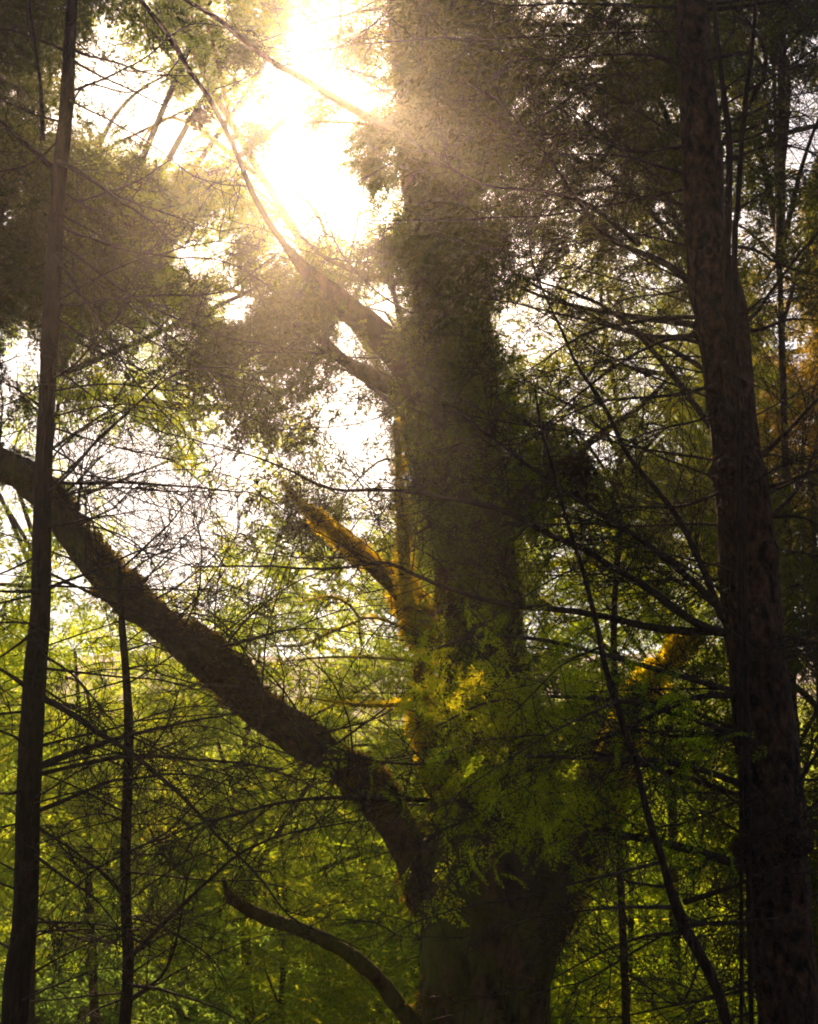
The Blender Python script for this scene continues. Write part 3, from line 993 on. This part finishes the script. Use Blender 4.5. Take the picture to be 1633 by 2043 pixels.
# ------------------------------------------------------------------ trees further back: each its own trunk, limbs and crown
# kind, label, trunk px (x at bottom, x at top), top py, half width px, depth, bark, leaf, crown ellipses, weight
BT = [
    ("hemlock_tree", "dense dark hemlock behind the top of the slim left trunk", [(-90, 2043), (-70, 1000), (-10, 500), (40, 200), (50, -120)], 13, 10, 'slim', 'leaf_dark', [(20, 130, 240, 330), (40, 520, 210, 260)], 1.3),
    ("maple_tree", "tree with an orange brown stem at the very top left beside the dark branch", [(940, 2043), (900, 1400), (860, 1000), (760, 740), (600, 480), (420, 170), (348, -10), (320, -150)], 13, 13, 'gold', 'leaf_green', [(300, 330, 260, 170), (330, 30, 240, 170), (420, 500, 220, 160)], 1.0),
    ("fir_tree", "dark drooping fir just left of the mossy central stem", [(900, 2043), (880, 1200), (830, 800), (790, 600), (760, 480)], 12, 10.5, 'bark', 'leaf_dark', [(620, 640, 230, 230), (690, 870, 170, 170)], 1.2),
    ("birch_tree", "airy light green tree standing in the bright gap above the arching limb", [(60, 2043), (75, 1300), (95, 760), (112, 480)], 10, 13, 'slim', 'leaf_lime', [(160, 760, 240, 220), (330, 960, 280, 270), (60, 1080, 150, 220), (560, 200, 240, 300)], 0.8),
    ("hemlock_tree", "nearly black hemlock filling the top between the mossy stem and the right conifer", [(1570, 2043), (1500, 1200), (1440, 600), (1385, 0), (1370, -150)], 17, 8.0, 'bark', 'leaf_dark', [(1130, 140, 280, 300), (1060, 420, 190, 220), (1290, 300, 190, 260)], 1.5),
    ("spruce_tree", "speckled green spruce behind the crossing bare branches right of centre", [(1250, 2043), (1225, 1300), (1240, 900), (1200, 600), (1210, 420)], 8, 11.5, 'bark', 'leaf_green', [(1210, 640, 260, 240), (1200, 930, 270, 230)], 1.1),
    ("maple_tree", "golden leaved tree with an orange trunk at the right edge", [(1700, 2043), (1670, 1200), (1640, 700), (1618, 430), (1625, 350), (1660, 250)], 20, 14, 'gold', 'leaf_gold', [(1620, 680, 150, 250), (1560, 980, 150, 180)], 1.2),
    ("fir_tree", "dark thin fir behind the upper part of the right conifer", [(1600, 2043), (1570, 1000), (1540, 0)], 12, 9.0, 'bark', 'leaf_dark', [(1530, 220, 200, 340), (1560, 520, 150, 160), (1570, 1400, 160, 260)], 1.0),
    ("spruce_tree", "broad yellow green spruce between the mossy fork and the right conifer", [(1350, 2043), (1340, 1500), (1330, 1030)], 13, 15.5, 'bark', 'leaf_lime', [(1200, 1220, 300, 220), (1230, 1480, 270, 230)], 1.2),
    ("alder_tree", "bright lime leaved tree directly under the arching limb", [(500, 2043), (480, 1600), (520, 1290)], 11, 17, 'slim', 'leaf_lime', [(600, 1330, 260, 190), (420, 1500, 330, 200), (650, 1640, 260, 200)], 1.2),
    ("alder_tree", "lime green tree behind the thin sapling low on the left", [(190, 2043), (170, 1600), (150, 1300)], 10, 16, 'slim', 'leaf_lime', [(150, 1450, 230, 220), (230, 1680, 260, 190)], 1.2),
    ("shrub", "mid green shrub above the curved broken branch", [(560, 2043), (570, 1800), (560, 1650)], 7, 14, 'slim', 'leaf_lime', [(560, 1790, 290, 190), (720, 1960, 200, 140)], 1.2),
    ("shrub", "cool bluish green shrub in the bottom left corner", [(160, 2043), (170, 1900), (165, 1740)], 8, 20, 'slim', 'leaf_cool', [(170, 1920, 260, 200), (420, 1960, 230, 140)], 1.2),
    ("shrub", "dull dark green shrub right of the mossy trunk base", [(1250, 2043), (1260, 1800), (1240, 1620)], 8, 16, 'slim', 'leaf_lime', [(1270, 1800, 240, 220), (1350, 1980, 260, 140)], 1.0),
    ("fir_tree", "shadowed fir at the right edge behind the conifer's lower trunk", [(1660, 2043), (1640, 1500), (1620, 940)], 13, 9.5, 'bark', 'leaf_dark', [(1610, 1700, 160, 340), (1600, 1150, 140, 230)], 1.1),
]
# sample where leaves go, in picture cells, and give each spray to one of the trees that reach there
MARG = 260
Nmax = 120000
u = rng.uniform(-MARG, W + MARG, Nmax)
v = rng.uniform(-MARG, H + MARG, Nmax)
tau = depth_of_leaf(u, v)
lump = np.array([0.5 + 0.8 * mnoise.noise(Vector((a / 95, b / 120, 3))) + 0.8 * mnoise.noise(Vector(((a + .5 * b) / 34, (b - .5 * a) / 70, 8))) + .5 * mnoise.noise(Vector((a / 15, b / 15, 1))) for a, b in zip(u, v)])
keep = rng.random(Nmax) < np.clip(tau / 2.9 * np.where(v < 900, np.where(u > 930, .80, 1.25), 1.1) * np.clip(lump + .40, .06, 1.9), 0, 1)
u, v = u[keep], v[keep]
cover = np.zeros((len(u), len(BT)))
for k, t in enumerate(BT):
    for cx, cy_, a, b in t[7]:
        cover[:, k] += t[8] * np.exp(-1.2 * (((u - cx) / a) ** 2 + ((v - cy_) / b) ** 2) ** 1.5)
cover += 1e-9
cover /= cover.sum(1)[:, None]
own = (cover.cumsum(1) > rng.random(len(u))[:, None]).argmax(1)

# leaves are cleared along these lines so that sunlight gets through
SHAFTS = [(at(x, y, Y), r) for x, y, Y, r in [
    (845, 1290, 8.6, .30), (805, 1200, 8.4, .34), (760, 1150, 8.3, .30), (800, 1060, 8.4, .26), (700, 1090, 8.2, .30), (650, 1060, 8.1, .26), (740, 1235, 8.0, .2),
    (870, 1320, 4.9, .20), (960, 1300, 4.95, .22), (900, 1440, 4.9, .22), (1000, 1420, 5.0, .22), (1290, 1370, 10.0, .35),
    (900, 530, 5.0, .30), (860, 837, 5.0, .28), (820, 215, 6.0, .15), (150, 1060, 8.3, .4), (250, 1190, 8.4, .3)]]


def in_shaft(at_, uu, vv, dep):
    p = np.array([at_(a, b, c) for a, b, c in zip(uu, vv, dep)])
    out = np.zeros(len(p), bool)
    for P, r in SHAFTS:
        d = p - P
        t = d @ sd
        off = np.linalg.norm(d - t[:, None] * sd, axis=1)
        out |= (t > .3) & (off < r) & (rng.random(len(p)) < .88)
    return out


for k, (nm, lab, trace, hw, Y, bk, lf, ell, wt) in enumerate(BT):
    trunk_tr = [(x, y, hw * (1 - .7 * i / (len(trace) - 1))) for i, (x, y) in enumerate(trace)]
    pts, rad = px_path(trunk_tr, Y)
    pts, rad = to_ground(pts, rad, 1.4)
    o = thing(nm, lab, "shrub" if nm == "shrub" else "tree", pts[0])
    q = Q()
    pT, rT = stem(q, pts, rad, 10, .12, 4, .12)
    q.build("trunk", M[bk], o, True)
    s = own == k
    uu, vv = u[s], v[s]
    n = len(uu)
    if n == 0:
        continue
    dep = Y + np.clip(rng.normal(size=n), -1.8, 1.8) * min(1.5, Y * .10)
    sh = in_shaft(at, uu, vv, dep)
    uu, vv, dep = uu[~sh], vv[~sh], dep[~sh]
    n = len(uu)
    # keep the leaves near the tree's own limbs: pull the depth towards bough layers
    pos = np.array([at(a, b, c) for a, b, c in zip(uu, vv, dep)])
    axis_x = np.interp(pos[:, 2], pT[:, 2], pT[:, 0])
    out_dir = np.stack([pos[:, 0] - axis_x, pos[:, 1] - Y, np.zeros(n)], -1)
    out_dir = unit(out_dir + rng.normal(size=(n, 3)) * .35)
    out_dir[:, 2] = (-.5 if Y < 13.5 else -.12) + rng.normal(size=n) * .3
    size = rng.uniform(.32, .62, n) * np.clip(Y / 15, .5, 1.3) * .66
    q = Q()
    place_sprays(q, pos, out_dir, size, rng.normal(size=n) * .5, SPRAYS)
    q.build("crown", M[lf], o)
    # limbs that carry the crown
    m = min(28, max(6, n // 150))
    for i in rng.choice(n, m, replace=False):
        q = Q()
        e = pos[i]
        zb = e[2] - rng.uniform(-.2, .6)
        zb = e[2] - rng.uniform(.0, .9)
        if zb > pT[-1, 2] - .2:
            zb = pT[-1, 2] - rng.uniform(.1, 2.2)
        zb = max(zb, pT[2, 2])
        b0 = np.array([np.interp(zb, pT[:, 2], pT[:, c]) for c in range(3)])
        mid = (b0 + e) / 2 + np.array([0, 0, .12 * np.linalg.norm(e - b0)]) + rng.normal(size=3) * .13 * np.linalg.norm(e - b0)
        L = np.linalg.norm(e - b0)
        p, r = smooth_path([b0, mid, e], [.010 + .008 * L, .008 + .003 * L, .004], .15)
        tube(q, p, r, 5)
        twigs(q, p, r, per_m=5, lmax=.7, r0=.004, sub=3, start=.3)
        q.build("limb", M['twig' if bk == 'bark' else bk], o)

# ---- golden mossy tree behind the fork, its sunlit glow partly put into its colours
YG = 8.2
tg = [(960, 2060, 16), (930, 1850, 16), (885, 1650, 17), (848, 1480, 20), (840, 1380, 25), (845, 1290, 30), (825, 1225, 32), (800, 1180, 30), (760, 1145, 23), (710, 1100, 18), (650, 1050, 13), (600, 1005, 7), (560, 960, 3)]
pts, rad = px_path(tg, 10.0, 7.9)
pts, rad = to_ground(pts, rad, 1.4)
rad = rad * .66
gold = thing("golden_mossy_tree", "sunlit yellow mossy tree forking just left of the big central stem", "tree", pts[0])
q = Q()
p, r = stem(q, pts, rad, 14, .16, 6)
trunk_g = q.build("trunk", M['gold'], gold, True)
q = Q()
z0 = at(840, 1560, YG)[2]
kg = max(2, int((p[:, 2] < z0).sum()))
moss_on(q, p[kg:], r[kg:], 1500, .062, .3, temps=MOSS, patchy=-.30, by_radius=.05)
moss_on(q, p[:kg], r[:kg], 160, .05, .3, temps=MOSS, patchy=.1)
q.build("moss", M['moss_gold_lit'], trunk_g)
for t, y1 in [([(815, 1215, 26), (808, 1150, 24), (806, 1080, 23), (800, 1010, 21), (796, 930, 16), (790, 840, 9)], 8.4),
              ([(845, 1265, 8), (820, 1258, 7), (754, 1233, 6), (719, 1233, 5), (698, 1208, 5), (660, 1190, 4), (610, 1200, 3)], 7.7),
              ([(725, 1235, 5), (668, 1258, 5), (603, 1288, 4), (553, 1288, 3), (500, 1300, 2)], 7.7),
              ([(838, 1402, 9), (760, 1408, 8), (700, 1405, 5), (600, 1390, 3)], 7.6),
              ([(838, 1320, 7), (740, 1312, 5), (640, 1312, 4), (570, 1320, 3)], 8.7)]:
    pts, rad = px_path(t, YG, y1)
    rad = rad * .5
    q = Q()
    p, r = stem(q, pts, rad, 10, .2, 10)
    lb = q.build("limb", M['gold'], gold, True)
    q = Q()
    moss_on(q, p, r, 500, .045, .3, temps=MOSS, patchy=-.10, by_radius=.02)
    q.build("moss", M['moss_gold_lit'], lb)

# ---- withered leaf clumps caught on twigs
for lab, cx, cy_, rr, Y in [("withered brown leaf clump hanging by the conifer's bare branches, right of the mossy stem", 1155, 942, 30, 5.6),
                            ("small dark withered leaf clump caught below the dark branch at the upper left", 400, 235, 20, 7.6),
                            ("dark withered leaf clump low in front of the green needles", 1030, 1478, 26, 5.3)]:
    q = Q()
    n = 26
    c = at(cx, cy_, Y)
    s = rr * mpp(cx, cy_, Y)
    pos = c + rng.normal(size=(n, 3)) * s * .4
    place_sprays(q, pos, rng.normal(size=(n, 3)) + np.array([0, 0, -.5]), np.full(n, s * 1.1), rng.uniform(0, 6, n), TUFTS)
    o = q.build("leaf_clump", M['dead_leaf'])
    o['label'] = lab
    o['category'] = "leaf clump"
    o['group'] = "withered leaf clumps"

# ------------------------------------------------------------------ far wood that closes the view low down
q = Q()
n = 9000
y = 21 + 25 * rng.random(n) ** 1.2
x = rng.uniform(-1, 1, n) * y * .52
hgt = np.array([2.0 + 1.6 * mnoise.noise(Vector((a * .45, b * .35, 0))) + .8 * mnoise.noise(Vector((a * 1.3, b * .9, 4))) for a, b in zip(x, y)])
z = rng.random(n) ** .7 * np.maximum(hgt, .3)
pos = np.stack([x, y, z + np.array([ground_z(a, b) for a, b in zip(x, y)])], -1)
dd = np.stack([rng.normal(size=n), rng.normal(size=n) - .3, -.1 + rng.normal(size=n) * .4], -1)
place_sprays(q, pos, dd, rng.uniform(.6, 1.1, n), rng.normal(size=n) * .5, SPRAYS)
o = q.build("woodland", M['leaf_lime'])
o['kind'] = 'stuff'
o['label'] = "far thicket of lime green leaves closing the view between the trunks"
o['category'] = "woodland"

# ------------------------------------------------------------------ haze
q = Q()
x0, x1, y0, y1, z0, z1 = -75, 75, -50, 115, -2.2, 26
q.add([(x0, y0, z0), (x1, y0, z0), (x1, y1, z0), (x0, y1, z0), (x0, y0, z1), (x1, y0, z1), (x1, y1, z1), (x0, y1, z1)],
      [(3, 2, 1, 0), (4, 5, 6, 7), (0, 1, 5, 4), (1, 2, 6, 5), (2, 3, 7, 6), (3, 0, 4, 7)])
hm, nt, out = new_mat("haze")
pv = nt.nodes.new("ShaderNodeVolumePrincipled")
pv.inputs["Color"].default_value = (0.95, 0.92, 0.88, 1)
pv.inputs["Density"].default_value = 0.0030
pv.inputs["Anisotropy"].default_value = 0.89
nt.links.new(pv.outputs[0], out.inputs["Volume"])
hz = q.build("haze", hm)
hz['kind'] = 'stuff'
